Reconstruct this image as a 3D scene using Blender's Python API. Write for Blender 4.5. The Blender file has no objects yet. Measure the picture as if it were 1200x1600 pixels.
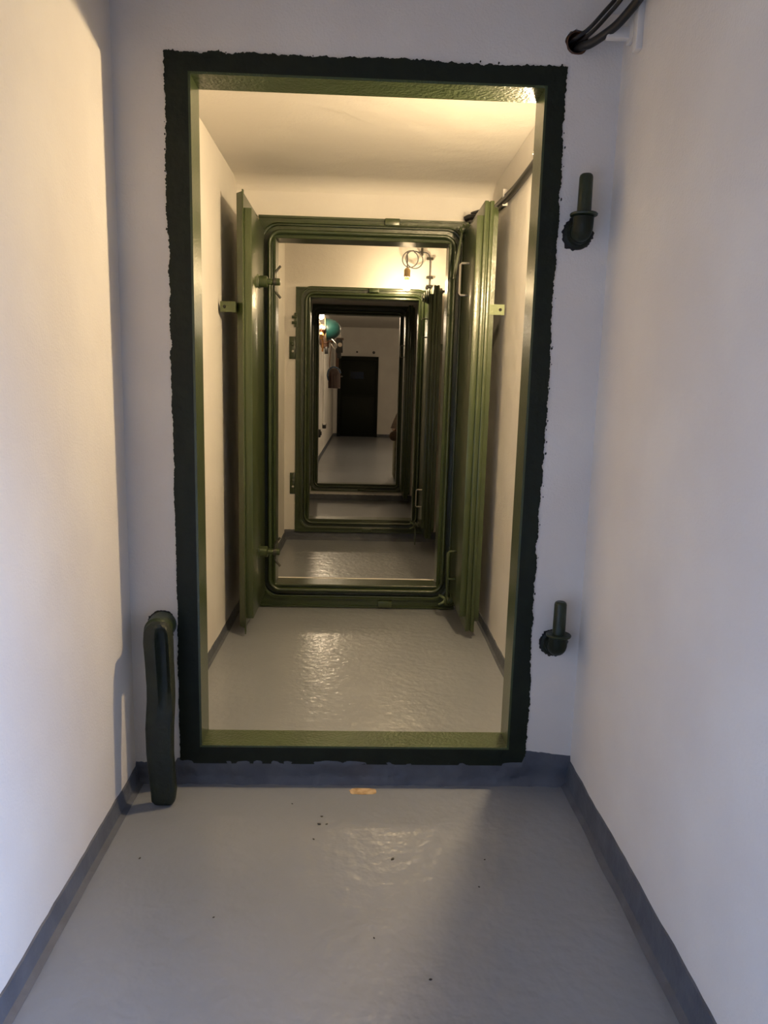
import bpy, bmesh, math, random
from mathutils import Vector, Matrix, noise
random.seed(7)
SC = bpy.context.scene
COL = SC.collection
PI = math.pi

# ------------------------------------------------------------------ materials
def mat(name, col, rough=.6, metal=0, bump=0, bscale=60, col2=None, cscale=6, coat=0, coat_r=.1, detail=4, spec=.5,
        bump2=0, bscale2=12, crange=(.4, .65)):
    m = bpy.data.materials.new(name); m.use_nodes = True
    nt = m.node_tree; b = nt.nodes['Principled BSDF']
    b.inputs['Base Color'].default_value = (*col, 1)
    b.inputs['Roughness'].default_value = rough
    b.inputs['Metallic'].default_value = metal
    b.inputs['Specular IOR Level'].default_value = spec
    b.inputs['Coat Weight'].default_value = coat
    b.inputs['Coat Roughness'].default_value = coat_r
    tc = nt.nodes.new('ShaderNodeTexCoord')
    if col2:
        n = nt.nodes.new('ShaderNodeTexNoise'); n.inputs['Scale'].default_value = cscale; n.inputs['Detail'].default_value = 6
        nt.links.new(tc.outputs['Object'], n.inputs['Vector'])
        r = nt.nodes.new('ShaderNodeValToRGB')
        r.color_ramp.elements[0].position = crange[0]; r.color_ramp.elements[0].color = (*col, 1)
        r.color_ramp.elements[1].position = crange[1]; r.color_ramp.elements[1].color = (*col2, 1)
        nt.links.new(n.outputs['Fac'], r.inputs['Fac']); nt.links.new(r.outputs['Color'], b.inputs['Base Color'])
    prev = None
    for st, sc_ in ((bump, bscale), (bump2, bscale2)):
        if not st: continue
        n = nt.nodes.new('ShaderNodeTexNoise'); n.inputs['Scale'].default_value = sc_; n.inputs['Detail'].default_value = detail
        nt.links.new(tc.outputs['Object'], n.inputs['Vector'])
        bp = nt.nodes.new('ShaderNodeBump'); bp.inputs['Strength'].default_value = 1; bp.inputs['Distance'].default_value = st
        nt.links.new(n.outputs['Fac'], bp.inputs['Height'])
        if prev: nt.links.new(prev.outputs['Normal'], bp.inputs['Normal'])
        prev = bp
    if prev:
        nt.links.new(prev.outputs['Normal'], b.inputs['Normal'])
        nt.links.new(prev.outputs['Normal'], b.inputs['Coat Normal'])
    return m

def emit(name, col, s):
    m = bpy.data.materials.new(name); m.use_nodes = True
    nt = m.node_tree; nt.nodes.clear()
    e = nt.nodes.new('ShaderNodeEmission'); e.inputs['Color'].default_value = (*col, 1); e.inputs['Strength'].default_value = s
    o = nt.nodes.new('ShaderNodeOutputMaterial'); nt.links.new(e.outputs[0], o.inputs[0])
    return m

WALL = mat('white_wall_paint', (.74, .71, .67), .75, bump=.0011, bscale=170, bump2=.006, bscale2=5.5, col2=(.79, .765, .72), cscale=3, spec=.3)
CEIL = mat('white_ceiling_paint', (.72, .69, .64), .75, bump=.0012, bscale=90, bump2=.012, bscale2=4, spec=.3)
FLOOR = mat('grey_floor_paint', (.232, .252, .285), .42, bump=.0026, bscale=32, bump2=.0022, bscale2=9, col2=(.25, .271, .305), cscale=3, coat=.6, coat_r=.19, detail=2)
SKIRT = mat('dark_grey_paint', (.082, .092, .115), .55, bump=.005, bscale=24, col2=(.105, .117, .142), cscale=14)
GREEN = mat('olive_green_gloss', (.027, .042, .013), .36, bump=.0008, bscale=160, bump2=.0015, bscale2=28, col2=(.033, .050, .017), cscale=8, coat=.25, coat_r=.2)
GREENR = mat('olive_green_rough', (.045, .068, .022), .38, bump=.003, bscale=110, bump2=.003, bscale2=25, col2=(.055, .082, .028), cscale=9, coat=.3, coat_r=.18)
GREEN_SHADED = mat('green_paint_shaded', (.0075, .012, .0065), .5, bump=.002, bscale=60, col2=(.010, .016, .008), cscale=20, spec=.3)  # the frame green darkened: shade of the unlit front face put into the colour
PINM = mat('pin_green_paint', (.013, .023, .010), .42, bump=.002, bscale=70, col2=(.019, .031, .014), cscale=20)
GREENJ = mat('jamb_green_gloss', (.034, .053, .017), .32, bump=.0010, bscale=150, col2=(.041, .062, .021), cscale=12, coat=.4, coat_r=.15)
GLEAF = mat('leaf_green_paint', (.038, .056, .018), .34, bump=.0006, bscale=140, bump2=.002, bscale2=12, col2=(.044, .062, .020), cscale=6, coat=.35, coat_r=.16)
TABM = mat('pale_green_paint', (.16, .20, .09), .45, bump=.001, bscale=90)
DKDOOR = mat('black_green_door', (.008, .0105, .0055), .55, spec=.18, bump=.001, bscale=60)
BLACK = mat('black_rubber', (.012, .012, .013), .4)
GREYW = mat('grey_cable', (.10, .10, .11), .45)
WHITEP = mat('white_plastic', (.72, .70, .66), .45)
STEEL = mat('worn_steel', (.42, .40, .36), .4, metal=.8)
DSTEEL = mat('dark_steel', (.06, .06, .05), .45, metal=.5)
CARD = mat('tan_socket', (.55, .38, .20), .7)
FLAKE = mat('bare_screed', (.62, .45, .26), .9, bump=.004, bscale=60, col2=(.42, .28, .14), cscale=50)
TEAL = mat('teal_helmet', (.007, .044, .040), .38, bump=.001, bscale=80, coat=.2, coat_r=.3)
BROWN = mat('brown_leather', (.075, .03, .013), .6, bump=.002, bscale=40, col2=(.10, .042, .018), cscale=12)
TIN = mat('brown_tin', (.030, .010, .007), .45, bump=.001, bscale=40, coat=.2)
TAN = mat('tan_rubber', (.50, .24, .07), .5)
PALE = mat('pale_glass', (.75, .66, .55), .2)
BLUE = mat('blue_strap', (.03, .07, .14), .6)
WOOD = mat('dark_wood', (.12, .055, .022), .6, bump=.002, bscale=30)
CLOTH = mat('brown_cloth', (.045, .028, .016), .9, bump=.006, bscale=30, col2=(.065, .040, .022), cscale=15)
CAB = mat('grey_green_cabinet', (.15, .15, .085), .6, bump=.002, bscale=30, col2=(.09, .085, .05), cscale=14)
GLASSD = mat('dark_glass', (.006, .007, .009), .08)
LAMPC = (1, .735, .41)
BULB2 = emit('lamp_glow_bright', LAMPC, 1900)
BULB3 = emit('lamp_glow_middle', LAMPC, 270)
BULB5 = emit('lamp_glow_far', (1, .78, .52), 520)

# ------------------------------------------------------------------ helpers
def link(name, bm, m, parent=None, smooth=35):
    bmesh.ops.recalc_face_normals(bm, faces=bm.faces)
    me = bpy.data.meshes.new(name); bm.to_mesh(me); bm.free()
    me.materials.append(m)
    if smooth:
        for p in me.polygons: p.use_smooth = True
        me.set_sharp_from_angle(angle=math.radians(smooth))
    o = bpy.data.objects.new(name, me); COL.objects.link(o)
    if parent is not None:
        o.parent = parent
        o.matrix_parent_inverse = Matrix.Identity(4)
        o.location = -Vector(ORG.get(parent.name, (0, 0, 0)))
        ORG[o.name] = (0, 0, 0)
    return o
ORG = {}

def thing(name, label, cat, loc, group=None):
    """Empty at the base; parts are built in world space and offset back by the empty's location."""
    o = bpy.data.objects.new(name, None); COL.objects.link(o)
    o.location = loc; o.empty_display_size = .05
    ORG[o.name] = tuple(loc)
    o['label'] = label; o['category'] = cat; o['kind'] = 'thing'
    if group: o['group'] = group
    return o
def tag(o, label, cat, group=None):
    o['label'] = label; o['category'] = cat; o['kind'] = 'thing'
    if group: o['group'] = group
    return o
def struct(name, bm, m, parent=None, smooth=35):
    o = link(name, bm, m, parent, smooth)
    if parent is None: o['kind'] = 'structure'
    return o

def BM(): return bmesh.new()
def box(bm, x0, x1, y0, y1, z0, z1, bev=0, seg=2):
    r = bmesh.ops.create_cube(bm, size=1)
    vs = r['verts']
    for v in vs:
        v.co = Vector((x0 + (v.co.x + .5) * (x1 - x0), y0 + (v.co.y + .5) * (y1 - y0), z0 + (v.co.z + .5) * (z1 - z0)))
    if bev:
        es = list({e for v in vs for e in v.link_edges})
        bmesh.ops.bevel(bm, geom=es, offset=bev, segments=seg, affect='EDGES', profile=.5)
    return bm
def frame_axes(d):
    d = Vector(d).normalized()
    a = Vector((0, 0, 1)) if abs(d.z) < .9 else Vector((1, 0, 0))
    u = d.cross(a).normalized(); w = d.cross(u).normalized()
    return d, u, w
def lathe(bm, p, d, prof, n=24, caps=True):
    """prof: list of (t along d, radius)."""
    p = Vector(p); d, u, w = frame_axes(d)
    rings = []
    for t, r in prof:
        rings.append([bm.verts.new(p + d * t + (u * math.cos(2 * PI * k / n) + w * math.sin(2 * PI * k / n)) * max(r, 1e-5)) for k in range(n)])
    for a, b in zip(rings, rings[1:]):
        for k in range(n):
            bm.faces.new((a[k], a[(k + 1) % n], b[(k + 1) % n], b[k]))
    if caps:
        bm.faces.new(rings[0]); bm.faces.new(rings[-1])
    return bm
def cyl(bm, p, q, r, n=20, bev=0):
    p = Vector(p); q = Vector(q); L = (q - p).length
    prof = [(0, r), (L, r)] if not bev else [(0, r - bev), (bev, r), (L - bev, r), (L, r - bev)]
    return lathe(bm, p, q - p, prof, n)
def spline(pts, n=8):
    P = [Vector(p) for p in pts]
    out = []
    for i in range(len(P) - 1):
        p0 = P[i - 1] if i else P[0] * 2 - P[1]
        p1, p2 = P[i], P[i + 1]
        p3 = P[i + 2] if i + 2 < len(P) else P[-1] * 2 - P[-2]
        for k in range(n):
            t = k / n
            out.append(.5 * ((2 * p1) + (p2 - p0) * t + (2 * p0 - 5 * p1 + 4 * p2 - p3) * t * t + (3 * p1 - p0 - 3 * p2 + p3) * t ** 3))
    out.append(P[-1])
    return out
def tube(bm, pts, r, n=10, smooth=0):
    P = spline(pts, smooth) if smooth else [Vector(p) for p in pts]
    rings = []; prev_u = None
    for i, p in enumerate(P):
        d = (P[min(i + 1, len(P) - 1)] - P[max(i - 1, 0)]).normalized()
        if prev_u is None: _, u, w = frame_axes(d)
        else:
            u = (prev_u - d * prev_u.dot(d)).normalized(); w = d.cross(u)
        prev_u = u
        rings.append([bm.verts.new(p + (u * math.cos(2 * PI * k / n) + w * math.sin(2 * PI * k / n)) * r) for k in range(n)])
    for a, b in zip(rings, rings[1:]):
        for k in range(n): bm.faces.new((a[k], a[(k + 1) % n], b[(k + 1) % n], b[k]))
    bm.faces.new(rings[0]); bm.faces.new(rings[-1])
    return bm
def prism(bm, poly, axis, a, b):
    """poly: 2D points in the two axes other than `axis` (in x,y,z order), extruded a..b."""
    def pt(p, t):
        return {'x': (t, p[0], p[1]), 'y': (p[0], t, p[1]), 'z': (p[0], p[1], t)}[axis]
    A = [bm.verts.new(pt(p, a)) for p in poly]; B = [bm.verts.new(pt(p, b)) for p in poly]
    n = len(poly)
    for i in range(n): bm.faces.new((A[i], A[(i + 1) % n], B[(i + 1) % n], B[i]))
    bm.faces.new(A); bm.faces.new(B)
    return bm
def ellipsoid(bm, c, r, nu=24, nv=14):
    res = bmesh.ops.create_uvsphere(bm, u_segments=nu, v_segments=nv, radius=1)
    for v in res['verts']: v.co = Vector((c[0] + v.co.x * r[0], c[1] + v.co.y * r[1], c[2] + v.co.z * r[2]))
    return bm
def panel_y(bm, outer, holes, y0, y1):
    """A slab between y0 and y1 with outline `outer` (x,z) and hole outlines."""
    for y in (y0, y1):
        es = []
        for loop in [outer] + holes:
            vs = [bm.verts.new((p[0], y, p[1])) for p in loop]
            es += [bm.edges.new((vs[i], vs[(i + 1) % len(vs)])) for i in range(len(vs))]
        bmesh.ops.triangle_fill(bm, use_beauty=True, use_dissolve=False, edges=es)
    for loop in [outer] + holes:
        n = len(loop)
        for i in range(n):
            a, b = loop[i], loop[(i + 1) % n]
            bm.faces.new([bm.verts.new((a[0], y0, a[1])), bm.verts.new((b[0], y0, b[1])), bm.verts.new((b[0], y1, b[1])), bm.verts.new((a[0], y1, a[1]))])
    bmesh.ops.remove_doubles(bm, verts=bm.verts, dist=1e-5)
    return bm
def rect(x0, x1, z0, z1): return [(x0, z0), (x1, z0), (x1, z1), (x0, z1)]
def circ(cx, cz, r, n=20, j=0): return [(cx + (r + random.uniform(-j, j)) * math.cos(2 * PI * k / n), cz + (r + random.uniform(-j, j)) * math.sin(2 * PI * k / n)) for k in range(n)]
def rrect(x0, x1, z0, z1, o, r, n=7):
    x0 -= o; x1 += o; z0 -= o; z1 += o; r = max(r, .0004)
    pts = []
    for cx, cz, a0 in ((x1 - r, z1 - r, 0), (x0 + r, z1 - r, 90), (x0 + r, z0 + r, 180), (x1 - r, z0 + r, 270)):
        for k in range(n + 1):
            a = math.radians(a0 + 90 * k / n)
            pts.append((cx + r * math.cos(a), cz + r * math.sin(a)))
    return pts
def sweep(bm, R, prof, closed=False):
    """R=(x0,x1,z0,z1) of the opening; prof: (outward offset, y, corner radius)."""
    rings = [[bm.verts.new((p[0], y, p[1])) for p in rrect(*R, o, r)] for o, y, r in prof]
    prs = list(zip(rings, rings[1:]))
    if closed: prs.append((rings[-1], rings[0]))
    for a, b in prs:
        n = len(a)
        for k in range(n): bm.faces.new((a[k], a[(k + 1) % n], b[(k + 1) % n], b[k]))
    return bm

# ------------------------------------------------------------------ setting
Y1, Y2, Y3, Y4, Y5 = 1.972, 3.72, 5.42, 7.42, 17.3
CEILZ = 2.125
bm = BM(); box(bm, -1.0, 2.8, -2.2, 17.6, -.12, 0); FL = struct('floor', bm, FLOOR)
def ceil_room(bm, y0, y1, z, t=.35):
    box(bm, -.95, .95, y0, y1, z, z + t)
bm = BM()
ceil_room(bm, -2.2, Y1 + .03, 2.20); ceil_room(bm, Y1 + .02, Y2 + .04, CEILZ); ceil_room(bm, Y2 + .03, Y3 + .04, 2.16); ceil_room(bm, Y3 + .03, Y4 + .04, 2.16)
box(bm, -1.0, 2.8, Y4 + .05, 17.6, 2.53, 2.8)
# coved corner between ceiling and the second wall
cv = []
for k in range(9):
    a = math.radians(90 * k / 8)
    cv.append((Y2 - .10 + .10 * math.sin(a), CEILZ - .05 + .05 * math.cos(a)))
prism(bm, [(Y2 + .01, CEILZ + .01)] + [(Y2 - .10, CEILZ + .01)] + cv, 'x', -.66, .66)
struct('ceiling', bm, CEIL)
bm = BM()
for x, y0, y1 in ((-.635, -2.2, Y1 + .02), (-.622, Y1 + .02, Y2 + .02), (-.566, Y2 + .02, Y3 + .02), (-.622, Y3 + .02, Y4 + .05), (-.665, Y4 + .05, 17.6)):
    box(bm, x - .3, x, y0, y1, 0, 2.56)
struct('wall_left', bm, WALL)
bm = BM()
for x, y0, y1 in ((.64, .55, Y1 + .02), (.622, Y1 + .02, Y2 + .02), (.60, Y2 + .02, Y3 + .02), (.622, Y3 + .02, Y4 + .05)):
    box(bm, x, x + .3, y0, y1, 0, 2.56)
box(bm, .64, .94, -2.2, -.75, 0, 2.56); box(bm, .64, .94, -.75, .55, 1.75, 2.56)
box(bm, 2.3, 2.6, Y4 + .05, 17.6, 0, 2.56)
struct('wall_right', bm, WALL)
bm = BM(); box(bm, -.94, .94, -2.5, -2.2, 0, 2.56); struct('wall_behind', bm, WALL)

O1 = (-.441, .448, .118, 1.907)
O2 = (-.430, .414, .127, 1.855)
O3 = (-.380, .402, .166, 1.782)
O4 = (-.436, .372, .172, 1.862)
HOLE = (.524, 2.018)
bm = BM(); panel_y(bm, rect(-.66, .66, 0, 2.3), [rect(O1[0] - .0072, O1[1] + .0072, O1[2] - .0072, O1[3] + .0072), circ(*HOLE, .030, 22, .0022)], Y1, 2.058)
struct('wall_near', bm, WALL, smooth=0)
bm = BM(); panel_y(bm, rect(-.66, .66, 0, 2.3), [rect(O2[0] - .01, O2[1] + .01, O2[2] - .01, O2[3] + .01)], Y2, Y2 + .15)
struct('wall_inner', bm, WALL, smooth=0)
bm = BM(); panel_y(bm, rect(-.66, .66, 0, 2.3), [rect(O3[0] - .01, O3[1] + .01, O3[2] - .01, O3[3] + .01)], Y3, Y3 + .15)
struct('wall_middle', bm, WALL, smooth=0)
bm = BM(); panel_y(bm, rect(-.95, 2.6, 0, 2.56), [rect(O4[0] - .01, O4[1] + .01, O4[2] - .01, O4[3] + .01)], Y4, Y4 + .15)
struct('wall_far', bm, WALL, smooth=0)
bm = BM(); box(bm, -.95, 2.6, Y5, Y5 + .3, 0, 2.56); struct('wall_end', bm, WALL)

# painted grey skirting: coved strips with a brushed, ragged upper edge
def skirt_side(bm, x, s, y0, y1, h, w, step=.03):
    """s=+1: wall face looks towards +x."""
    n = max(2, int((y1 - y0) / step)); rows = []
    for i in range(n + 1):
        y = y0 + (y1 - y0) * i / n
        hh = h + .005 * noise.noise(Vector((y * 9, x, 0))) + .003 * noise.noise(Vector((y * 40, x, 3)))
        ww = w + .003 * noise.noise(Vector((y * 6, x, 7)))
        rows.append([bm.verts.new((x + s * .0, y, hh)), bm.verts.new((x + s * .004, y, hh - .002)), bm.verts.new((x + s * .007, y, hh * .55)),
                     bm.verts.new((x + s * ww * .5, y, h * .16)), bm.verts.new((x + s * ww, y, .0012)), bm.verts.new((x + s * ww, y, -.001))])
    for a, b in zip(rows, rows[1:]):
        for k in range(5): bm.faces.new((a[k], a[k + 1], b[k + 1], b[k]))
    return bm
bm = BM()
skirt_side(bm, -.635, 1, -2.2, Y1, .047, .026); skirt_side(bm, -.622, 1, 2.06, Y2, .034, .02); skirt_side(bm, -.566, 1, Y2 + .15, Y3, .05, .02)
skirt_side(bm, -.622, 1, Y3 + .15, Y4, .05, .02); skirt_side(bm, -.665, 1, Y4 + .15, Y5, .06, .02)
struct('baseboard_left', bm, SKIRT)
bm = BM()
skirt_side(bm, .64, -1, .55, Y1, .078, .026); skirt_side(bm, .622, -1, 2.06, Y2, .048, .02); skirt_side(bm, .60, -1, Y2 + .15, Y3, .10, .02)
skirt_side(bm, .622, -1, Y3 + .15, Y4, .05, .02)
struct('baseboard_right', bm, SKIRT)
def skirt_front(bm, y, x0, x1, hf, w, lump=.004, step=.008):
    n = int((x1 - x0) / step); rows = []
    for i in range(n + 1):
        x = x0 + (x1 - x0) * i / n; h = hf(x); row = []
        for k in range(9):
            t = k / 8
            z = h * (1 - t)
            dy = .003 + w * max(0, t - .78) / .22 + lump * (noise.noise(Vector((x * 14, z * 25, y))) + .6 * noise.noise(Vector((x * 45, z * 60, y))))
            if k == 0: dy = 0
            row.append(bm.verts.new((x, y - max(dy, 0 if k == 0 else .0015), z - (.001 if k == 8 else 0))))
        rows.append(row)
    for a, b in zip(rows, rows[1:]):
        for k in range(8): bm.faces.new((a[k], a[k + 1], b[k + 1], b[k]))
    return bm
bm = BM()
def h_near(x):
    r = .004 * noise.noise(Vector((x * 60, 0, 2))) + .003 * noise.noise(Vector((x * 160, 0, 9)))
    if x < -.52: return .062 + r
    if x > .5: return .108 - (x - .5) * .12 + r
    return .075
skirt_front(bm, Y1, -.634, .640, h_near, .012, .0075)
struct('baseboard_near', bm, SKIRT)
bm = BM(); skirt_front(bm, Y3, -.565, .599, lambda x: .075 + .006 * noise.noise(Vector((x * 50, 1, 2))), .02, .004, .012); struct('baseboard_middle', bm, SKIRT)
bm = BM(); skirt_front(bm, Y4, -.62, .62, lambda x: .058 + .004 * noise.noise(Vector((x * 40, 1, 2))), .02, .004, .02); struct('baseboard_far', bm, SKIRT)
bm = BM(); skirt_front(bm, Y5, -.66, 2.2, lambda x: .07, .02, .002, .05); struct('baseboard_end', bm, SKIRT)

# chipped patch in the floor paint + small flecks
bm = BM()
ring = []
for k in range(40):
    a = 2 * PI * k / 40
    rx = .0385 * (1 + .12 * noise.noise(Vector((math.cos(a) * 3, math.sin(a) * 3, 1)))); ry = .0165 * (1 + .25 * noise.noise(Vector((math.cos(a) * 2, math.sin(a) * 2, 5))))
    sx = math.copysign(abs(math.cos(a)) ** .6, math.cos(a)); sy = math.copysign(abs(math.sin(a)) ** .7, math.sin(a))
    ring.append((.028 + rx * sx, 1.925 + ry * sy))
prism(bm, ring, 'z', -.0005, .0009)
link('chipped_patch', bm, FLAKE, FL)['label'] = 'tan bare patch where the grey paint has chipped off'
fleck_spots = [(-.085, 1.80, .0045), (-.09, 1.765, .006), (-.07, 1.765, .004), (.10, 1.62, .006), (.30, 1.52, .003), (-.17, 1.86, .003), (-.10, 1.70, .004), (.16, 1.25, .004), (-.30, 1.42, .003), (.33, 1.62, .003), (-.52, 1.62, .004), (.05, 1.36, .003)]
fl0 = None
for x, y, r in fleck_spots:
    if fl0 is None:
        bm = BM(); ellipsoid(bm, (0, 0, 0), (1, .62, .35), 8, 5)
        for v in bm.verts: v.co *= 1 + .3 * noise.noise(v.co * 2)
        o = fl0 = link('dirt_fleck', bm, BLACK)
    else:
        o = fl0.copy(); COL.objects.link(o)
    o.location = (x, y, r * .15); o.scale = (r, r, r); o.rotation_euler = (0, 0, x * 40)
    tag(o, 'tiny dark dirt fleck on the shiny grey floor in front of first doorway', 'dirt', 'dirt flecks on the near floor')

# ------------------------------------------------------------------ doorway frames
def ragged_flange(bm, R, outer, yf, yb, step=.003):
    """Flat painted flange around opening R reaching to `outer` with a brushed uneven outer edge."""
    x0, x1, z0, z1 = R; X0, X1, Z0, Z1 = outer
    def side(a, b, A, B):
        n = int((Vector(B) - Vector(A)).length / step)
        return [(Vector(a).lerp(Vector(b), i / n), Vector(A).lerp(Vector(B), i / n)) for i in range(n)]
    prs = side((x0, z0), (x1, z0), (X0, Z0), (X1, Z0)) + side((x1, z0), (x1, z1), (X1, Z0), (X1, Z1)) + side((x1, z1), (x0, z1), (X1, Z1), (X0, Z1)) + side((x0, z1), (x0, z0), (X0, Z1), (X0, Z0))
    f_i, f_o, b_o = [], [], []
    cx, cz = (x0 + x1) / 2, (z0 + z1) / 2
    for p, q in prs:
        top = 1 if q.y > 1.2 or q.x > .4 else .55
        j = top * (.0030 * noise.noise(Vector((q.x * 260, q.y * 260, 2))) + .0035 * noise.noise(Vector((q.x * 90, q.y * 90, 1))) + .004 * noise.noise(Vector((q.x * 25, q.y * 25, 4))) + .006 * noise.noise(Vector((q.x * 5, q.y * 5, 8))))
        if q.y < Z0 + .01: j *= .1
        d = Vector((1 if q.x >= X1 - .001 else -1 if q.x <= X0 + .001 else 0, 1 if q.y >= Z1 - .001 else -1 if q.y <= Z0 + .001 else 0))
        q = q + d * j
        f_i.append(bm.verts.new((p.x, yf, p.y))); f_o.append(bm.verts.new((q.x, yf + .001, q.y))); b_o.append(bm.verts.new((q.x, yb, q.y)))
    n = len(f_i)
    for k in range(n):
        l = (k + 1) % n
        bm.faces.new((f_i[k], f_i[l], f_o[l], f_o[k])); bm.faces.new((f_o[k], f_o[l], b_o[l], b_o[k]))
    # stray brush dabs just outside the edge
    for _ in range(34):
        s = random.random()
        if s < .6: px, pz = X1 + random.uniform(.000, .007), random.uniform(.5, Z1)
        elif s < .8: px, pz = X0 - random.uniform(.000, .005), random.uniform(1.5, Z1)
        else: px, pz = random.uniform(X0, X1), Z1 + random.uniform(.000, .005)
        r = random.uniform(.0008, .0026)
        prism(bm, [(px + r * random.uniform(.6, 1.4) * math.cos(a), pz + r * random.uniform(.8, 2.2) * math.sin(a)) for a in [2 * PI * k / 7 for k in range(7)]], 'y', yf + .002, yb)
    return bm
f1 = thing('doorway_surround', 'near dark green frame edging the first, largest doorway in the front wall', 'door frame', (0, Y1, 0))
bm = BM(); ragged_flange(bm, O1, (-.505, .503, .060, 1.960), 1.968, 1.9716)
link('front_flange', bm, GREEN_SHADED, f1, 0)['label'] = 'flat green front face, shaded almost black in its colour, with brushed edges'
bm = BM()
def lining(bm, R, y0, y1, sides='LRT', o=.006):
    x0, x1, z0, z1 = R
    if 'L' in sides: box(bm, x0 - o, x0, y0, y1, z0, z1 + o)
    if 'R' in sides: box(bm, x1, x1 + o, y0, y1, z0, z1 + o)
    if 'T' in sides: box(bm, x0, x1, y0, y1, z1, z1 + o)
    if 'B' in sides: box(bm, x0 - o, x1 + o, y0, y1, z0 - o, z0)
    return bm
lining(bm, O1, 1.966, 2.063, 'LR'); link('side_lining', bm, GREENJ, f1, 0)
bm = BM(); lining(bm, O1, 1.966, 2.063, 'T'); link('top_lining', bm, GREENR, f1, 0)
bm = BM(); lining(bm, O1, 1.966, 2.063, 'B'); link('sill', bm, GREENR, f1, 0)

def gasket_frame(R, outer, yf, yw, label, depth=.14, rr=.055):
    """Steel frame with stepped, rounded sealing beads; yf front plane, yw wall plane."""
    x0, x1, z0, z1 = R; X0, X1, Z0, Z1 = outer
    o = thing('gasket_frame', label, 'door frame', ((x0 + x1) / 2, yw, 0))
    # flat outer plate
    bm = BM()
    gy = min(yf + .028, yw - .003)
    hole = rrect(x0, x1, z0, z1, .066, rr + .026)
    yf0 = yf; yf = yf + .004
    panel_y(bm, rect(X0, X1, Z0, Z1), [hole], yf, yw + .002)
    # angle-iron rim around the plate
    for a in ((X0, X1, Z1 - .010, Z1), (X0, X1, Z0, Z0 + .010)):
        box(bm, a[0], a[1], yf - .010, yf + .002, a[2], a[3])
    link('outer_plate', bm, GREEN, o, 0)
    yf = yf0
    bm = BM()
    sweep(bm, R, [(.078, yf + .006, rr + .03), (.077, yf - .006, rr + .03), (.070, yf - .007, rr + .027), (.068, yf + .004, rr + .026), (.062, yf + .006, rr + .025), (.061, gy - .001, rr + .024), (.044, gy, rr + .016), (.040, yf + .006, rr + .012)] +
          [(.040 - .010 + .010 * math.cos(t), yf - .004 - .012 * math.sin(t), rr + .004 + .010 * math.cos(t)) for t in [PI * k / 8 for k in range(9)]] +
          [(.019, yf + .010, rr * .8), (.014, yf + .012, rr * .6), (.012, yf + .002, .02), (.004, yf + .001, .006), (0, yf + .004, 0)])
    link('sealing_bead', bm, GREEN, o, 40)
    bm = BM(); sweep(bm, R, [(0, yf + .002, 0), (0, yf + depth, 0), (.012, yf + depth, 0)])
    link('lining', bm, GREEN, o, 0)
    return o
f2 = gasket_frame(O2, (-.512, .512, .004, 1.958), 3.690, Y2, 'green sealing frame of the second doorway, between two folded-back green leaves', .12)
for z, x in ((1.943, .133), (.028, .145)):
    bm = BM(); box(bm, x - .036, x + .036, 3.672, 3.70, z - .016, z + .016, .003); link('stop_lug', bm, GLEAF, f2)
f3 = gasket_frame(O3, (-.484, .505, .066, 1.852), 5.396, Y3, 'green sealing frame of the third doorway, just below the bare glowing bulb', .12)
for z, x in ((1.84, .075), (.085, .06)):
    bm = BM(); box(bm, x - .036, x + .036, 5.376, 5.405, z - .014, z + .014, .003); link('stop_lug', bm, GREEN, f3)
bm = BM(); box(bm, -.494, -.470, 5.385, 5.41, 1.57, 1.67, .003)
for z in (1.60, 1.64): cyl(bm, (-.475, 5.39, z), (-.512, 5.39, z), .010, 12)
link('bolted_lug', bm, GREEN, f3)
f4 = gasket_frame(O4, (-.50, .47, .095, 1.955), 7.400, Y4, 'dark green sealing frame of the farthest, unlit fourth doorway', .13)
bm = BM(); box(bm, -.02, .06, 7.385, 7.41, .10, .13, .003); link('stop_lug', bm, GREEN, f4)

# hinge plates of the missing left leaf in the third wall
for i, (xa, xb, za, zb, lb) in enumerate(((-.532, -.494, 1.345, 1.505, 'upper small dark green hinge plate left of the third doorway frame'),
                                         (-.524, -.4925, .350, .510, 'lower small dark green hinge plate left of the third doorway frame'))):
    t = thing('hinge_plate', lb, 'hinge plate', ((xa + xb) / 2, Y3, za), 'hinge plates left of the third doorway')
    bm = BM(); box(bm, xa, xb + .006, Y3 - .012, Y3 + .001, za, zb, .002); link('plate', bm, GREEN, t)
    bm = BM(); lathe(bm, ((xa + xb) / 2 + .004, Y3 - .012, zb - .055), (0, -1, 0), [(0, .014), (.006, .012), (.009, .003)], 16); link('rivet', bm, GREEN, t)
    bm = BM(); lathe(bm, ((xa + xb) / 2 + .006, Y3 - .012, za + .055), (0, -1, 0), [(0, .009), (.003, .008), (.005, .002)], 16); link('screw', bm, STEEL, t)

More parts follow.
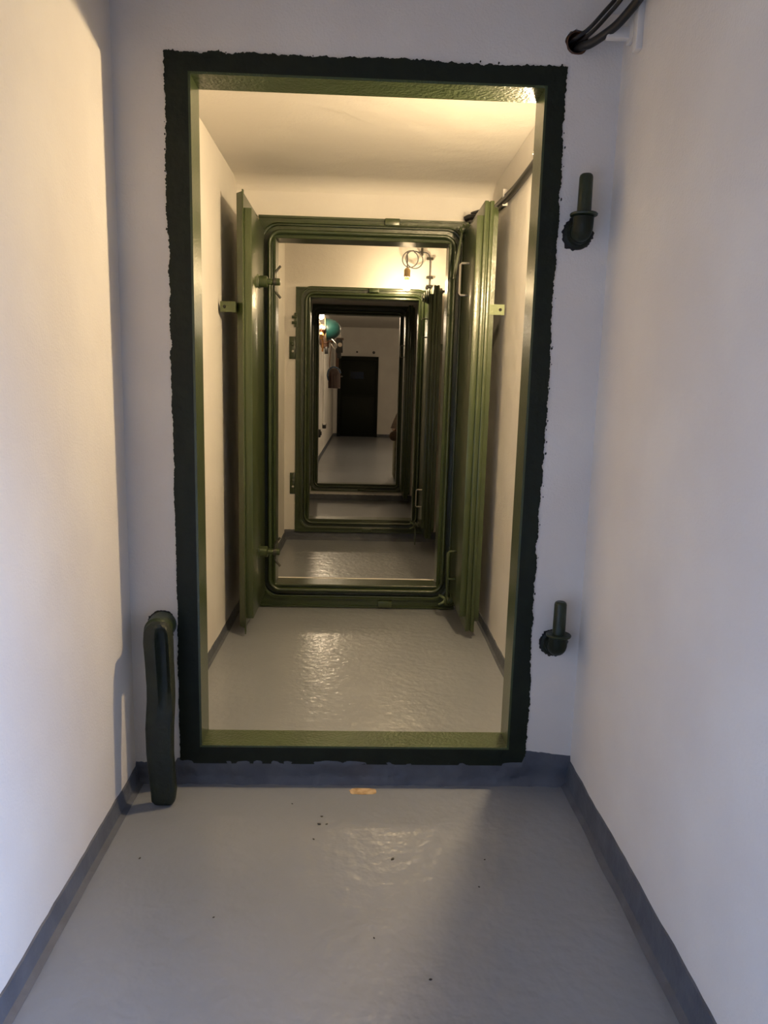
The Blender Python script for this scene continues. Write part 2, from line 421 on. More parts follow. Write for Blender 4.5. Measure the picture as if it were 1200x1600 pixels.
# ------------------------------------------------------------------ door leaves
def u_handle(bm, x, d, y, za, zb, r=.0055):
    """d: signed reach from the leaf face."""
    c = .012
    pts = [(x, y, za), (x + d * .85, y, za), (x + d, y, za + c * .6), (x + d, y, zb - c * .6), (x + d * .85, y, zb), (x, y, zb)]
    tube(bm, pts, r, 8)
def swing_lever(parent, x, y, z, ex, ey, ez, wing=False, s=-1, m=GLEAF):
    """Clamp lever: ringed pivot boss pointing in direction s along x, flat bar to (ex,ey,ez)."""
    bm = BM()
    lathe(bm, (x - s * .045, y, z), (s, 0, 0), [(0, .030), (.018, .030), (.020, .024), (.028, .024), (.030, .030), (.040, .030), (.042, .022), (.050, .022), (.052, .027), (.060, .027), (.064, .014), (.070, .012)], 20)
    L = link('clamp_lever', bm, m, parent)
    bm = BM()
    p = Vector((x + s * .012, y, z)); q = Vector((ex, ey, ez)); d = (q - p).normalized(); w = Vector((0, 1, 0)).cross(d).normalized() * .005
    yv = Vector((0, .012, 0))
    A = [bm.verts.new(v) for v in (p + w + yv, p - w + yv, p - w - yv, p + w - yv)]
    B = [bm.verts.new(v) for v in (q + w + yv * .8, q - w + yv * .8, q - w - yv * .8, q + w - yv * .8)]
    for k in range(4): bm.faces.new((A[k], A[(k + 1) % 4], B[(k + 1) % 4], B[k]))
    bm.faces.new(A); bm.faces.new(B)
    bmesh.ops.bevel(bm, geom=bm.edges[:], offset=.002, segments=2, affect='EDGES')
    link('lever_bar', bm, m, L)
    if wing:
        bm = BM()
        for sg in (1, -1):
            tube(bm, [(x + s * .02, y, z), (x + s * .028, y, z + sg * .012), (x + s * .052, y, z + sg * .026)], .006, 8, 4)
        link('wing_nut', bm, TABM, L)
    return L
def tab_bracket(parent, x, s, y, z, m, reach=.055):
    bm = BM()
    x1 = x + s * reach
    prf = rect(min(x, x1), max(x, x1), z - .022, z + .022)
    panel_y(bm, prf, [circ(x + s * reach * .72, z, .007, 12)], y - .005, y)
    box(bm, min(x, x + s * .012) - .004, max(x, x + s * .012), y - .006, y + .05, z - .022, z + .022)
    # turned-in lip at the far end
    box(bm, min(x1, x1 - s * .004), max(x1, x1 - s * .004), y - .002, y + .022, z - .022, z + .010)
    link('latch_tab', bm, m, parent, 0)

# left leaf of second doorway
L = thing('door_leaf', 'left green steel leaf at the second doorway, with two wing-nut clamps', 'door leaf', (-.53, 3.66, .04), 'folded-back leaves of the second doorway')
ya, yb = 3.22, 3.66
bm = BM(); prism(bm, [(-.514, ya), (-.546, ya + .040), (-.546, yb), (-.514, yb)], 'z', .040, 1.948); link('plate', bm, GLEAF, L, 0)
bm = BM(); box(bm, -.520, -.478, ya + .012, yb - .03, .085, 1.885, .003); link('raised_panel', bm, GLEAF, L)
bm = BM(); box(bm, -.5165, -.511, ya - .003, ya + .02, .014, 1.955, .001); link('edge_strip', bm, GLEAF, L)
tab_bracket(L, -.546, -1, ya + .004, 1.478, GLEAF, .066)
for z in (1.613, .360):
    bm = BM()
    y = 3.42
    box(bm, -.520, -.472, y - .030, y + .030, z - .028, z + .028, .003)
    lathe(bm, (-.474, y, z), (1, 0, 0), [(0, .026), (.036, .026), (.040, .020)], 24)
    C = link('screw_clamp', bm, GLEAF, L)
    bm = BM(); lathe(bm, (-.440, y, z), (1, 0, 0), [(0, .014), (.028, .014), (.029, .011), (.036, .011), (.037, .016), (.060, .016), (.062, .012)], 20); link('bolt', bm, GLEAF, C)
    bm = BM()
    for sg in (1, -1):
        tube(bm, [(-.400, y, z), (-.401, y, z + sg * .030), (-.398, y, z + sg * .044), (-.380, y, z + sg * .066), (-.376, y, z + sg * .070)], .0055, 8, 4)
    lathe(bm, (-.408, y, z), (1, 0, 0), [(0, .017), (.014, .017)], 16)
    link('wing_nut', bm, DSTEEL, C)
    for sg in (1, -1):
        bm = BM(); tube(bm, [(-.498, y - .031, z + sg * .020), (-.497, y - .034, z + sg * .045), (-.505, y - .03, z + sg * .066)], .004, 8, 4)
        link('spring_clip', bm, DSTEEL, C)

def right_leaf(ya, yb, z0, z1, xb, label, group, m, d=0, brk=True):
    """xb: x of the raised panel's inner face. Plate steps follow outwards."""
    R = thing('door_leaf', label, 'door leaf', (xb + .05, yb, z0), group)
    bm = BM()
    box(bm, xb + .028, xb + .044, ya, yb, z0, z1, .002)
    box(bm, xb + .044, xb + .051, ya + .006, yb, z0 + .002, z1 - .002, .002)
    box(bm, xb + .051, xb + .068, ya - .002, yb, z0 - .002, z1, .003)
    link('plate', bm, m, R)
    # rounded outer lip
    bm = BM()
    zc = .05
    poly = []
    for (py, pz, a0) in ((ya + zc + .004, z1 - zc - .012, 90), (ya + zc + .004, z0 + zc + .035, 180)):
        for k in range(7):
            a = math.radians(a0 + 90 * k / 6)
            poly.append((py + zc * math.cos(a), pz + zc * math.sin(a)))
    poly += [(yb, z0 + .035), (yb, z1 - .012)]
    prism(bm, poly, 'x', xb + .068, xb + .088)
    link('outer_lip', bm, m, R)
    bm = BM(); box(bm, xb, xb + .030, ya + .020, yb - .03, z0 + .065, z1 - .055, .003); link('raised_panel', bm, m, R)
    if brk: tab_bracket(R, xb + .070, 1, ya + .006, z0 + (z1 - z0) * .766, TABM if m is GLEAF else m, .064)
    return R
R = right_leaf(3.22, 3.66, .042, 1.944, .478, 'right green steel leaf at the second doorway, with two swing levers', 'folded-back leaves of the second doorway', GLEAF)
for za, zb in ((1.580, 1.720), (.240, .378)):
    bm = BM(); u_handle(bm, .480, -.042, 3.42, za, zb); link('pull_handle', bm, STEEL if za > 1 else GLEAF, R)
swing_lever(R, .470, 3.56, 1.895, .424, 3.53, 1.665)
swing_lever(R, .468, 3.56, .092, .448, 3.54, .345, True)
# right leaf of third doorway
R = right_leaf(4.97, 5.36, .115, 1.835, .438, 'narrow dark green leaf at the third doorway, right of the bulb', None, GREEN)
for za, zb in ((1.498, 1.620), (.335, .456)):
    bm = BM(); u_handle(bm, .440, -.043, 5.02, za, zb, .004); link('pull_handle', bm, DSTEEL if za > 1 else STEEL, R)
swing_lever(R, .425, 5.06, 1.752, .395, 5.02, 1.752, False, -1, GREEN)
bm = BM()
for k in range(4): cyl(bm, (.440 - .014 * k, 5.0, 1.765 - .004 * k), (.434 - .014 * k, 5.0, 1.765 - .004 * k), .050 - .008 * k, 20)
link('stepped_boss', bm, GREEN, R)
swing_lever(R, .425, 5.20, .165, .41, 5.16, .03, True, -1, GREEN)
bm = BM(); cyl(bm, (.525, 4.99, 1.795), (.575, 4.98, 1.805), .008, 10); cyl(bm, (.51, 5.0, 1.795), (.53, 4.99, 1.795), .012, 10); link('bolt_rod', bm, DSTEEL, R)
# leaf of the fourth doorway
R = right_leaf(7.05, 7.37, .08, 1.93, .405, 'dark green leaf at the far fourth doorway, deep in shadow', None, GREEN, 0, False)
bm = BM(); u_handle(bm, .407, -.04, 7.12, 1.45, 1.56, .004); link('pull_handle', bm, STEEL, R)

# latch bar on the wall behind the third leaf
bm = BM(); box(bm, .578, .588, 4.96, 4.974, 1.66, 1.90, .001); box(bm, .580, .6005, 4.96, 4.974, 1.70, 1.72); box(bm, .580, .6005, 4.96, 4.974, 1.84, 1.86)
tag(link('latch_bar', bm, WHITEP), 'thin upright pale bar on the right wall beside the third-doorway leaf', 'bar')

# ------------------------------------------------------------------ hinge pins right of first doorway
for x, zs, lb in ((.556, 1.560, 'upper green hinge pin standing out of the wall right of the first doorway'),
                  (.566, .442, 'lower green hinge pin standing out of the wall right of the first doorway')):
    t = thing('hinge_pin', lb, 'hinge pin', (x, Y1, zs), 'hinge pins right of the first doorway')
    yc = 1.925
    bm = BM()
    lathe(bm, (x, Y1 + .002, zs), (0, -1, 0), [(0, .037), (.004, .036), (.007, .029), (.030, .028)], 24)
    rb = BM(); prism(rb, [(x + rr_ * math.cos(a_), zs + rr_ * math.sin(a_)) for a_, rr_ in [(2 * PI * k / 60, .0385 + .012 * abs(noise.noise(Vector((math.cos(2 * PI * k / 60) * 4, math.sin(2 * PI * k / 60) * 4, zs))))) for k in range(60)]], 'y', Y1 - .0012, Y1 - .0002); link('painted_rim', rb, BLACK, t, 0)['label'] = 'ragged black paint rim on the wall'
    pts = [(x, Y1 - .02, zs), (x, Y1 - .038, zs + .002), (x, yc + .002, zs + .014), (x, yc, zs + .034)]
    tube(bm, pts, .026, 20, 5)
    link('elbow', bm, GREEN_SHADED, t)
    bm = BM(); lathe(bm, (x, yc, zs + .034), (0, 0, 1), [(0, .022), (.002, .034), (.006, .035), (.008, .033)], 28); link('collar', bm, PINM, t)
    bm = BM(); lathe(bm, (x, yc, zs + .040), (0, 0, 1), [(0, .0178), (.088, .0170), (.093, .0155), (.096, .012), (.096, .001)], 24); link('pin', bm, PINM, t)

# ------------------------------------------------------------------ locking lever left of first doorway
t = thing('locking_lever', 'heavy green lever hanging beside the left foot of the first doorway', 'lever', (-.53, 1.86, .0))
hx, hz = -.546, .480
bm = BM(); lathe(bm, (hx, Y1 + .002, hz), (0, -1, 0), [(0, .0385), (.006, .038), (.060, .036), (.066, .031), (.085, .028)], 28)
link('hub', bm, GREEN, t)
rb = BM(); prism(rb, [(hx + q * math.cos(a_), hz + q * math.sin(a_)) for a_, q in [(2 * PI * k / 60, .040 + .013 * abs(noise.noise(Vector((math.cos(2 * PI * k / 60) * 5, math.sin(2 * PI * k / 60) * 5, 3)))) if math.cos(2 * PI * k / 60) < .72 else .0385) for k in range(60)]], 'y', Y1 - .0012, Y1 - .0002); link('painted_rim', rb, BLACK, t, 0)['label'] = 'ragged black paint rim on the wall'
# arm: lofted sections (z, xl, xr, yfront, thickness, groove)
secs = [(.512, -.545, -.515, 1.872, .026, 0), (.504, -.556, -.504, 1.864, .040, .3), (.490, -.563, -.497, 1.860, .044, .8), (.460, -.565, -.494, 1.859, .044, 1), (.40, -.561, -.493, 1.857, .042, 1),
        (.34, -.558, -.490, 1.856, .038, .9), (.295, -.558, -.489, 1.855, .034, .5), (.26, -.560, -.4895, 1.853, .030, .15), (.22, -.562, -.491, 1.850, .028, 0), (.15, -.560, -.4915, 1.846, .026, 0),
        (.09, -.555, -.488, 1.843, .026, 0), (.045, -.550, -.484, 1.840, .026, 0), (.012, -.548, -.488, 1.840, .026, 0), (.003, -.542, -.494, 1.844, .020, 0)]
def interp(secs, n):
    out = []
    for a, b in zip(secs, secs[1:]):
        for k in range(n):
            s = k / n; out.append(tuple(p + (q - p) * s for p, q in zip(a, b)))
    return out + [secs[-1]]
bm = BM(); rings = []
for z, xl, xr, yf, th, g in interp(secs, 4):
    xl -= .008; xr -= .005
    w = xr - xl; j = .0012 * noise.noise(Vector((0, 0, z * 40)))
    pf = [(0, th), (-.0, th * .35), (.05, .004), (.16, .0005), (.30, 0), (.42, -.005 * g), (.49, -.004 * g), (.56, .014 * g), (.66, .020 * g), (.78, .021 * g), (.88, .012 * g), (.96, .004), (1, th * .3), (1, th)]
    rings.append([bm.verts.new((xl + w * u, yf + v + j, z)) for u, v in pf])
for a, b in zip(rings, rings[1:]):
    n = len(a)
    for k in range(n): bm.faces.new((a[k], a[(k + 1) % n], b[(k + 1) % n], b[k]))
bm.faces.new(rings[0]); bm.faces.new(rings[-1])
link('arm', bm, mat('green_cast_iron', (.011, .017, .011), .5, bump=.003, bscale=70, col2=(.019, .027, .015), cscale=18), t, 45)

# ------------------------------------------------------------------ cables
hx, hz = HOLE
bm = BM(); tube(bm, [(.511, 2.03, 2.026), (.513, 1.985, 2.026), (.522, 1.962, 2.026), (.546, 1.945, 2.041), (.566, 1.90, 2.057), (.578, 1.86, 2.067), (.584, 1.78, 2.083), (.60, 1.5, 2.115), (.618, .9, 2.13), (.618, -.4, 2.13)], .0050, 10, 8)
tag(link('power_cable', bm, BLACK), 'thin black cable, upper of two thin ones leaving the wall hole at upper right', 'cable', 'cables at the wall hole')
bm = BM(); tube(bm, [(.528, 2.03, 2.027), (.530, 1.985, 2.024), (.536, 1.960, 2.021), (.554, 1.932, 2.031), (.571, 1.89, 2.044), (.585, 1.84, 2.056), (.592, 1.76, 2.070), (.605, 1.5, 2.10), (.620, .9, 2.112), (.620, -.4, 2.112)], .0050, 10, 8)
tag(link('power_cable', bm, BLACK), 'thin black cable, lower of two thin ones leaving the wall hole at upper right', 'cable', 'cables at the wall hole')
bm = BM(); tube(bm, [(.526, 2.03, 2.0085), (.528, 1.985, 2.0075), (.536, 1.955, 2.004), (.549, 1.94, 2.003), (.573, 1.91, 2.011), (.593, 1.88, 2.021), (.608, 1.84, 2.034), (.616, 1.80, 2.043), (.622, 1.70, 2.055), (.622, 1.4, 2.08), (.622, .9, 2.085), (.622, -.4, 2.085)], .0105, 14, 8)
tag(link('power_cable', bm, BLACK), 'thick black cable leaving the wall hole at upper right through the white clip', 'cable', 'cables at the wall hole')
bm = BM(); lathe(bm, (HOLE[0], 2.05, HOLE[1]), (0, -1, 0), [(0, .0005), (0, .0285), (.075, .0285), (.078, .0245), (.02, .0235), (.02, .0005)], 24, False)  # closed liner added so the hole looks dark, blocking light from behind
tag(link('added_hole_liner', bm, BROWN), 'brown liner added to darken the round wall hole above the first doorway corner', 'hole liner')
t = thing('cable_clip', 'white plastic cable clip on right wall beside the upper wall hole', 'clip', (.62, 1.86, 1.99))
bm = BM(); box(bm, .575, .640, 1.895, 1.916, 1.998, 2.026, .004); box(bm, .580, .640, 1.880, 1.900, 2.050, 2.080, .004); box(bm, .628, .6405, 1.872, 1.918, 1.99, 2.085, .003); link('saddle', bm, WHITEP, t)
bm = BM(); box(bm, .6240, .6405, 1.832, 1.858, 1.948, 2.10, .003); link('wall_strip', bm, WHITEP, t)
# room two: twin cables from hole along the right wall to above the second frame
bm = BM(); tube(bm, [(hx + .004, 2.064, hz - .010), (.56, 2.12, 2.005), (.604, 2.25, 1.985), (.606, 2.6, 1.962), (.606, 2.85, 1.962), (.606, 3.15, 1.962), (.606, 3.45, 1.978), (.598, 3.62, 1.985), (.55, 3.69, 1.985), (.508, 3.70, 1.982), (.49, 3.712, 1.975)], .014, 12, 6)
tag(link('power_cable', bm, BLACK), 'thicker dark cable running along right wall to the second doorway corner', 'cable', 'cables along the right wall of the second bay')
bm = BM(); tube(bm, [(hx - .006, 2.064, hz + .014), (.56, 2.13, 2.035), (.610, 2.25, 2.012), (.613, 2.6, 1.99), (.613, 2.85, 1.984), (.613, 3.15, 1.985), (.613, 3.45, 2.004), (.606, 3.63, 2.012), (.56, 3.690, 2.012), (.530, 3.705, 2.005), (.520, 3.715, 2.003)], .007, 10, 6)
tag(link('power_cable', bm, BLACK), 'thinner black cable running along right wall above the thicker one', 'cable', 'cables along the right wall of the second bay')
bm = BM(); box(bm, .600, .6225, 3.33, 3.342, 1.952, 2.022, .002)
tag(link('cable_clip', bm, WHITEP), 'small pale cable clip above the right leaf of the second doorway', 'clip')

# ------------------------------------------------------------------ lamps
def bulb_lamp(x, y, z, label, m, cord_pts, group='bare bulbs', cord_r=.004, r=.030, sock=CARD, add_shade=False):
    t = thing('bare_bulb', label, 'light bulb', (x, y, z), group)
    bm = BM(); lathe(bm, (x, y, z - r), (0, 0, 1), [(0, .002)] + [(r - r * math.cos(a), r * math.sin(a)) for a in [PI * k / 10 for k in range(1, 8)]] + [(r * 2.0, r * .52), (r * 2.25, .0135)], 16)
    link('glass_bulb', bm, m, t)
    bm = BM(); z0 = z + r * 1.2
    lathe(bm, (x, y, z0), (0, 0, 1), [(0, .016), (.020, .017), (.022, .0215), (.070, .0215), (.078, .016), (.086, .006)], 20)
    link('lamp_socket', bm, sock, t)
    if add_shade:
        bm = BM(); lathe(bm, (x, y, z + .026), (0, 0, 1), [(0, .050), (.012, .036), (.022, .0225), (.024, .0225), (.014, .038), (.002, .052)], 28, False); link('added_lamp_shade', bm, WHITEP, t)  # unseen shade added to keep direct bulb light off the ceiling
    bm = BM(); tube(bm, [(x, y, z0 + .080)] + cord_pts, cord_r, 8, 6); link('cord', bm, GREYW, t)
    return t
bulb_lamp(.556, 2.325, 1.838, 'bare bulb hanging just behind the top right corner of the first doorway', BULB2, [(.552, 2.325, 1.985), (.575, 2.32, 2.03), (.600, 2.315, 2.035), (.621, 2.31, 2.035)], add_shade=True)
# third bay: coil of cable, wall clips
y = 5.36
coil = []
cx, cz = .350, 2.058
for k in range(0, 49):
    a = math.radians(95 - k * 15)
    off = .010 * math.sin(k * .13)
    rr = .060 if k < 25 else .056
    coil.append((cx + (0 if k < 25 else -.016) + off + rr * math.cos(a), y + .012 - .0006 * k, cz + rr * math.sin(a)))
bulb_lamp(.297, 5.17, 1.850, 'bare glowing bulb with looped cable hanging above the third doorway', BULB3,
          [(.297, 5.19, 2.03), (.300, 5.25, 2.085), (.318, 5.33, 2.106)] + coil[::2] + [(.385, 5.405, 2.118), (.413, 5.410, 2.118), (.450, 5.410, 2.113), (.470, 5.410, 2.09), (.473, 5.410, 2.05), (.473, 5.410, 1.92), (.472, 5.410, 1.86)])
for i, (x, z, h) in enumerate(((.413, 2.120, 1), (.471, 2.075, 0), (.473, 1.945, 0), (.474, 1.885, 0))):
    bm = BM()
    if h: box(bm, x - .008, x + .008, 5.397, 5.421, z - .026, z + .026, .002)
    else: box(bm, x - .024, x + .024, 5.397, 5.421, z - .008, z + .008, .002)
    tag(link('cable_clip', bm, DSTEEL), ['dark upright cable clip topmost above the third-doorway bulb', 'dark cable clip just below the cable bend, right of looped cable', 'dark cable clip midway down the short cable right of the bulb', 'dark lowest cable clip on short cable, at the top of third-doorway leaf'][i], 'clip', 'clips on the short wall cable')
bm = BM(); ellipsoid(bm, (.458, 5.395, 1.872), (.014, .014, .012), 14, 8); box(bm, .446, .47, 5.40, 5.421, 1.862, 1.882)
tag(link('cable_gland', bm, BLACK), 'small black round cable gland at the top of third-doorway leaf', 'cable gland')
bulb_lamp(-.555, 9.95, 2.075, 'tiny bright far bulb beside the teal helmet in the last room', BULB5, [(-.58, 9.95, 2.25), (-.664, 9.95, 2.28)], 'bare bulbs', .004, .038, BLACK)

# ------------------------------------------------------------------ last room
bulb_lamp(.95, 12.5, 2.30, 'added bare bulb lighting the last room, out of sight right of the far doorway', emit('added_lamp_glow', (1, .78, .52), 420), [(.95, 12.5, 2.45), (.95, 12.5, 2.53)], 'bare bulbs', .004, .045, BLACK)  # unseen bulb added to brighten the far wall and floor
d = bpy.data.objects.new('door_1', None); COL.objects.link(d); d.location = (-.09, Y5, 0); d['kind'] = 'structure'; ORG['door_1'] = (-.09, Y5, 0)
X0, X1, ZT = -.565, .385, 1.872
bm = BM(); box(bm, X0, X0 + .07, Y5 - .05, Y5 + .002, 0, ZT, .004); box(bm, X1 - .06, X1, Y5 - .05, Y5 + .002, 0, ZT, .004); box(bm, X0 + .07, X1 - .06, Y5 - .05, Y5 + .002, ZT - .075, ZT, .004)
link('door_casing', bm, DKDOOR, d)
bm = BM(); box(bm, X0 + .07, X1 - .06, Y5 - .025, Y5 + .002, .01, ZT - .075, .002); box(bm, X0 + .10, X1 - .09, Y5 - .034, Y5 - .02, .98, ZT - .12, .004); box(bm, X0 + .10, X1 - .09, Y5 - .034, Y5 - .02, .08, .93, .004)
pn = link('door_panel', bm, DKDOOR, d)
bm = BM(); panel_y(bm, rect(-.31, .09, 1.315, 1.56), [rect(-.265, .045, 1.355, 1.52)], Y5 - .05, Y5 - .03); link('window_rim', bm, DKDOOR, d, 0)
bm = BM(); box(bm, -.265, .045, Y5 - .040, Y5 - .033, 1.355, 1.52); link('window_glass', bm, GLASSD, d)
bm = BM(); lathe(bm, (-.475, Y5 - .035, 1.40), (0, -1, 0), [(0, .02), (.02, .02), (.03, .008)], 14); tube(bm, [(-.475, Y5 - .05, 1.40), (-.475, Y5 - .08, 1.40), (-.44, Y5 - .085, 1.40)], .008, 8); link('door_handle', bm, STEEL, d)
for i, (x, z, r) in enumerate(((-.525, 1.962, .033), (-.122, 1.973, .022), (.268, 1.969, .033))):
    bm = BM(); lathe(bm, (x, Y5 + .002, z), (0, -1, 0), [(0, r), (.02, r), (.02, r * .6), (.008, r * .55)], 16)
    tag(link('pipe_stub', bm, BLACK), 'round black pipe stub ' + ['above the left end of far dark door', 'above the middle of far dark door, smallest of three', 'above the right end of far dark door'][i], 'pipe', 'pipe stubs above the far door')
# white conduit and sockets on the left wall
bm = BM(); cyl(bm, (-.648, 12.6, .52), (-.648, 12.6, 1.84), .017, 12); tag(link('conduit_pipe', bm, WHITEP), 'white upright conduit pipe on the left wall of last room', 'pipe')
t = thing('wall_socket', 'black and white wall socket at the foot of white conduit', 'socket', (-.64, 12.6, .44))
bm = BM(); box(bm, -.666, -.60, 12.55, 12.65, .44, .53, .012); link('housing', bm, BLACK, t)
bm = BM(); box(bm, -.655, -.606, 12.545, 12.62, .505, .534, .006); link('cover', bm, WHITEP, t)
bm = BM(); box(bm, -.666, -.60, 10.88, 10.98, .40, .52, .012); lathe(bm, (-.60, 10.93, .46), (1, 0, 0), [(0, .03), (.012, .028), (.014, .02)], 16)
tag(link('wall_socket', bm, BLACK), 'black wall socket low on the left wall, nearest in last room', 'socket')
# rail with pegs
t = thing('peg_rail', 'brown wooden peg rail on left wall of last room, holding helmet and mask', 'peg rail', (-.66, 11.2, 1.86))
bm = BM(); box(bm, -.666, -.640, 9.7, 13.0, 1.80, 1.90, .004); link('board', bm, WOOD, t)
for yy in (10.05, 10.45, 11.0, 12.0, 12.2):
    bm = BM(); cyl(bm, (-.645, yy, 1.865), (-.44 if yy > 11.5 else -.626, yy, 1.865 if yy < 11.5 else 1.89), .012, 10, .004); link('peg', bm, WOOD, t)
# helmet
t = thing('helmet', 'teal round helmet hanging beside the far bulb in last room', 'helmet', (-.50, 10.45, 1.80))
bm = BM(); lathe(bm, (-.505, 10.45, 1.945), (1, 0, .05), [(-.012, .163), (0, .160), (.004, .150)] + [(.20 * math.sin(a), .150 * math.cos(a)) for a in [PI / 2 * k / 10 for k in range(1, 11)]], 32, False); link('shell', bm, TEAL, t)
bm = BM(); lathe(bm, (-.520, 10.45, 1.944), (1, 0, .05), [(0, .155), (-.006, .166), (.002, .172), (.010, .166), (.010, .150)], 32, False); link('brim', bm, CARD, t)
bm = BM(); tube(bm, [(-.43, 10.38, 1.81), (-.37, 10.36, 1.75), (-.36, 10.38, 1.70), (-.40, 10.45, 1.69), (-.46, 10.5, 1.78)], .006, 8, 5); link('chin_strap', bm, STEEL, t)
# gas mask
t = thing('gas_mask', 'tan gas mask with two round pale eyepieces under the far bulb', 'gas mask', (-.55, 10.05, 1.66))
bm = BM(); ellipsoid(bm, (-.555, 10.06, 1.90), (.062, .05, .085)); link('face_piece', bm, BROWN, t)
for x in (-.590, -.525):
    bm = BM(); lathe(bm, (x, 10.015, 1.925), (0, -1, 0), [(0, .027), (.014, .026), (.018, .020), (.02, .004)], 18); link('eyepiece', bm, PALE, t)
bm = BM(); lathe(bm, (-.553, 10.02, 1.86), (-.1, -.75, -.65), [(0, .022), (.03, .024), (.032, .040), (.075, .040), (.08, .034)], 20); link('filter', bm, TAN, t)
bm = BM(); tube(bm, [(-.55, 10.03, 1.83), (-.535, 10.0, 1.76), (-.535, 10.0, 1.68), (-.54, 10.02, 1.62)], .011, 8, 5); link('hose', bm, TAN, t)
bm = BM(); tube(bm, [(-.61, 10.05, 1.95), (-.60, 10.06, 1.99), (-.57, 10.06, 2.0)], .006, 8, 4); link('strap', bm, TAN, t)
# dark leather holster-like pouch hanging from rail
t = thing('leather_pouch', 'dark leather pouch hanging below the teal helmet', 'pouch', (-.53, 10.75, 1.60))
bm = BM(); box(bm, -.600, -.485, 10.72, 10.80, 1.70, 1.86, .02, 3); link('pocket', bm, BROWN, t)
bm = BM(); box(bm, -.605, -.480, 10.705, 10.74, 1.76, 1.875, .012, 3); link('flap', bm, BROWN, t)
bm = BM(); box(bm, -.545, -.495, 10.70, 10.715, 1.62, 1.72, .006); link('hanging_tongue', bm, BLACK, t)
# instrument with white dial
t = thing('instrument_case', 'dark instrument with small white dial hanging beside the far door', 'instrument', (-.40, 12.0, 1.62))
bm = BM(); box(bm, -.43, -.315, 11.97, 12.06, 1.70, 1.92, .015, 3); box(bm, -.41, -.34, 11.98, 12.05, 1.61, 1.71, .02, 3); link('housing', bm, BLACK, t)
bm = BM(); lathe(bm, (-.362, 11.97, 1.825), (0, -1, 0), [(0, .034), (.010, .034), (.012, .026), (.012, .002)], 20); link('dial', bm, PALE, t)
bm = BM(); box(bm, -.425, -.305, 11.975, 12.05, 1.90, 1.935, .006); link('lid', bm, BROWN, t)
bm = BM()
for x in (-.41, -.36): tube(bm, [(x, 12.0, 1.92), (x - .02, 12.0, 1.98), (x - .01, 12.02, 2.03), (x + .01, 12.04, 1.95)], .006, 8, 5)
link('carry_strap', bm, WHITEP, t)
# canister
t = thing('gas_mask_canister', 'brown fluted tin canister hanging by a strap left of far door', 'canister', (-.48, 12.2, 1.12))
c = (-.455, 12.2)
bm = BM(); prof = [(0, .092), (.004, .098)]
lathe(bm, (*c, 1.13), (0, 0, 1), prof + [(.235, .098), (.237, .101)], 40); 
for v in bm.verts:
    a = math.atan2(v.co.y - c[1], v.co.x - c[0]); k = 1 + .035 * math.cos(a * 18)
    v.co.x = c[0] + (v.co.x - c[0]) * k; v.co.y = c[1] + (v.co.y - c[1]) * k
link('body', bm, TIN, t)
bm = BM(); lathe(bm, (*c, 1.367), (0, 0, 1), [(0, .104), (.05, .104), (.075, .092), (.09, .06), (.095, .002)], 32); link('lid', bm, TIN, t)
bm = BM(); tube(bm, [(-.55, 12.14, 1.26), (-.565, 12.1, 1.34), (-.54, 12.09, 1.43), (-.47, 12.09, 1.475), (-.39, 12.1, 1.45), (-.35, 12.12, 1.38)], .012, 8, 6); link('blue_loop', bm, BLUE, t)
bm = BM(); box(bm, -.435, -.385, 12.165, 12.18, 1.44, 1.92, .003); link('wide_strap', bm, BROWN, t)
bm = BM(); tube(bm, [(-.53, 12.225, 1.42), (-.535, 12.225, 1.6), (-.50, 12.225, 1.9)], .008, 6, 4); link('thin_strap', bm, BROWN, t)
# cabinet with draped cloth on the right
t = thing('cabinet', 'narrow grey-green cabinet behind the right edge of the fourth doorway', 'cabinet', (.75, 9.3, 0))
bm = BM(); box(bm, .425, 1.10, 9.0, 9.5, .03, .62, .006); link('carcass', bm, CAB, t)
bm = BM(); box(bm, .445, .765, 8.985, 9.002, .06, .60, .004); box(bm, .775, 1.085, 8.985, 9.002, .06, .60, .004); dr = link('door_fronts', bm, CAB, t)
bm = BM(); lathe(bm, (.47, 8.986, .36), (0, -1, 0), [(0, .028), (.006, .026), (.008, .012), (.03, .016), (.034, .004)], 14); link('knob', bm, BLACK, t)
bm = BM(); box(bm, .44, 1.08, 9.02, 9.48, 0, .031); link('plinth', bm, BLACK, t)
bm = BM(); box(bm, .405, 1.12, 8.97, 9.52, .62, .65, .006); link('top_board', bm, WOOD, t)
bm = BM()
rows = []
for i in range(15):
    u = i / 14; z = .651 + .80 * u; rr = .27 * (1 - u) ** .9 + .02
    rows.append([bm.verts.new((.70 + rr * (1 + .16 * math.sin(a * 5 + u * 4)) * math.cos(a), 9.26 + .85 * rr * (1 + .16 * math.cos(a * 4 + u * 3)) * math.sin(a), z)) for a in [2 * PI * k / 36 for k in range(36)]])
for a, b in zip(rows, rows[1:]):
    for k in range(36): bm.faces.new((a[k], a[(k + 1) % 36], b[(k + 1) % 36], b[k]))
bm.faces.new(rows[-1]); bm.faces.new(rows[0])
tag(link('draped_coat', bm, CLOTH), 'brown cloth coat heaped on the cabinet beyond the fourth doorway', 'coat')
t = thing('rolled_blanket', 'rolled brown blanket with round end hanging off the cabinet edge', 'blanket', (.44, 9.2, .60))
bm = BM(); lathe(bm, (.412, 8.90, .575), (0, 1, 0), [(0, .004), (.002, .035), (.006, .052), (.016, .060), (.06, .060), (.066, .04)], 24); link('roll', bm, CLOTH, t)
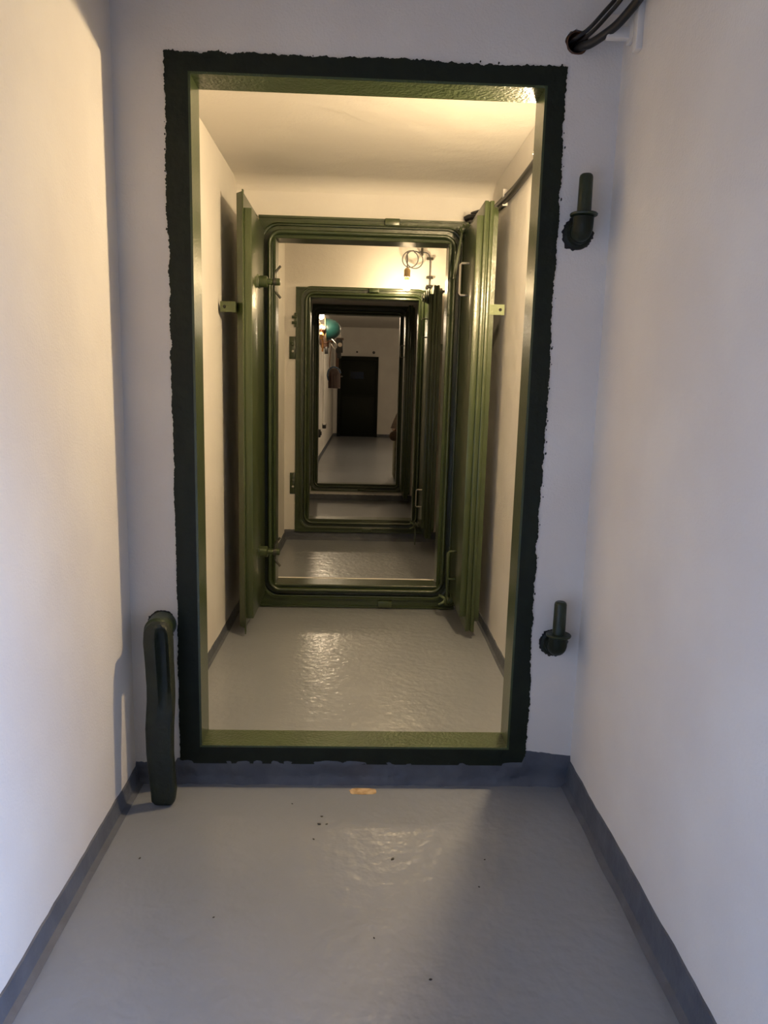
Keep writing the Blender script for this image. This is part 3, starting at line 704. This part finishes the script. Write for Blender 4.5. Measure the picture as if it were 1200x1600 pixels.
bm = BM(); tube(bm, [(.412, 8.93, .636), (.43, 8.94, .66), (.45, 8.945, .668)], .006, 8, 4); link('strap', bm, BROWN, t)

# ------------------------------------------------------------------ daylight from the side entrance behind the camera
ld = bpy.data.lights.new('entrance_daylight', 'AREA'); ld.shape = 'RECTANGLE'; ld.size = .85; ld.size_y = .95
ld.energy = 33; ld.color = (.41, .58, 1.0); ld.spread = math.radians(108)
lo = bpy.data.objects.new('entrance_daylight', ld); COL.objects.link(lo)
lo.location = (.80, .04, .47); lo.rotation_euler = (0, PI / 2 - .10, 0)   # faces -x
w = bpy.data.worlds.new('dim_world'); SC.world = w; w.use_nodes = True
w.node_tree.nodes['Background'].inputs['Color'].default_value = (.45, .6, 1, 1)
w.node_tree.nodes['Background'].inputs['Strength'].default_value = .15

# ------------------------------------------------------------------ camera (from the vanishing points of the corridor)
f = 1130.0
dv = Vector(((565 - 600) / f, (606 - 800) / f, 1)).normalized()
rl = math.radians(1.16)
g = Vector((-math.sin(rl), math.cos(rl), 0)); g = (g - dv * g.dot(dv)).normalized()
X = g.cross(dv)
M = Matrix((X, dv, -g))                      # rows: world axes in camera coords (x right, y down, z forward)
cm = Matrix.Identity(4)
right, down, fwd = M.col[0], M.col[1], M.col[2]
for i in range(3):
    cm[i][0] = right[i]; cm[i][1] = -down[i]; cm[i][2] = -fwd[i]
cm[2][3] = 1.15
cd = bpy.data.cameras.new('camera'); co = bpy.data.objects.new('camera', cd); COL.objects.link(co)
cd.sensor_fit = 'VERTICAL'; cd.sensor_height = 36; cd.lens = f / 1600 * 36; cd.clip_start = .02
co.matrix_world = cm
SC.camera = co

vs = SC.view_settings
vs.view_transform = 'Standard'; vs.look = 'None'; vs.exposure = 0; vs.gamma = 1; vs.use_curve_mapping = False
cy = SC.cycles
cy.max_bounces = 10; cy.diffuse_bounces = 6; cy.glossy_bounces = 5; cy.use_denoising = True
cy.sample_clamp_indirect = 6; cy.caustics_reflective = False; cy.caustics_refractive = False
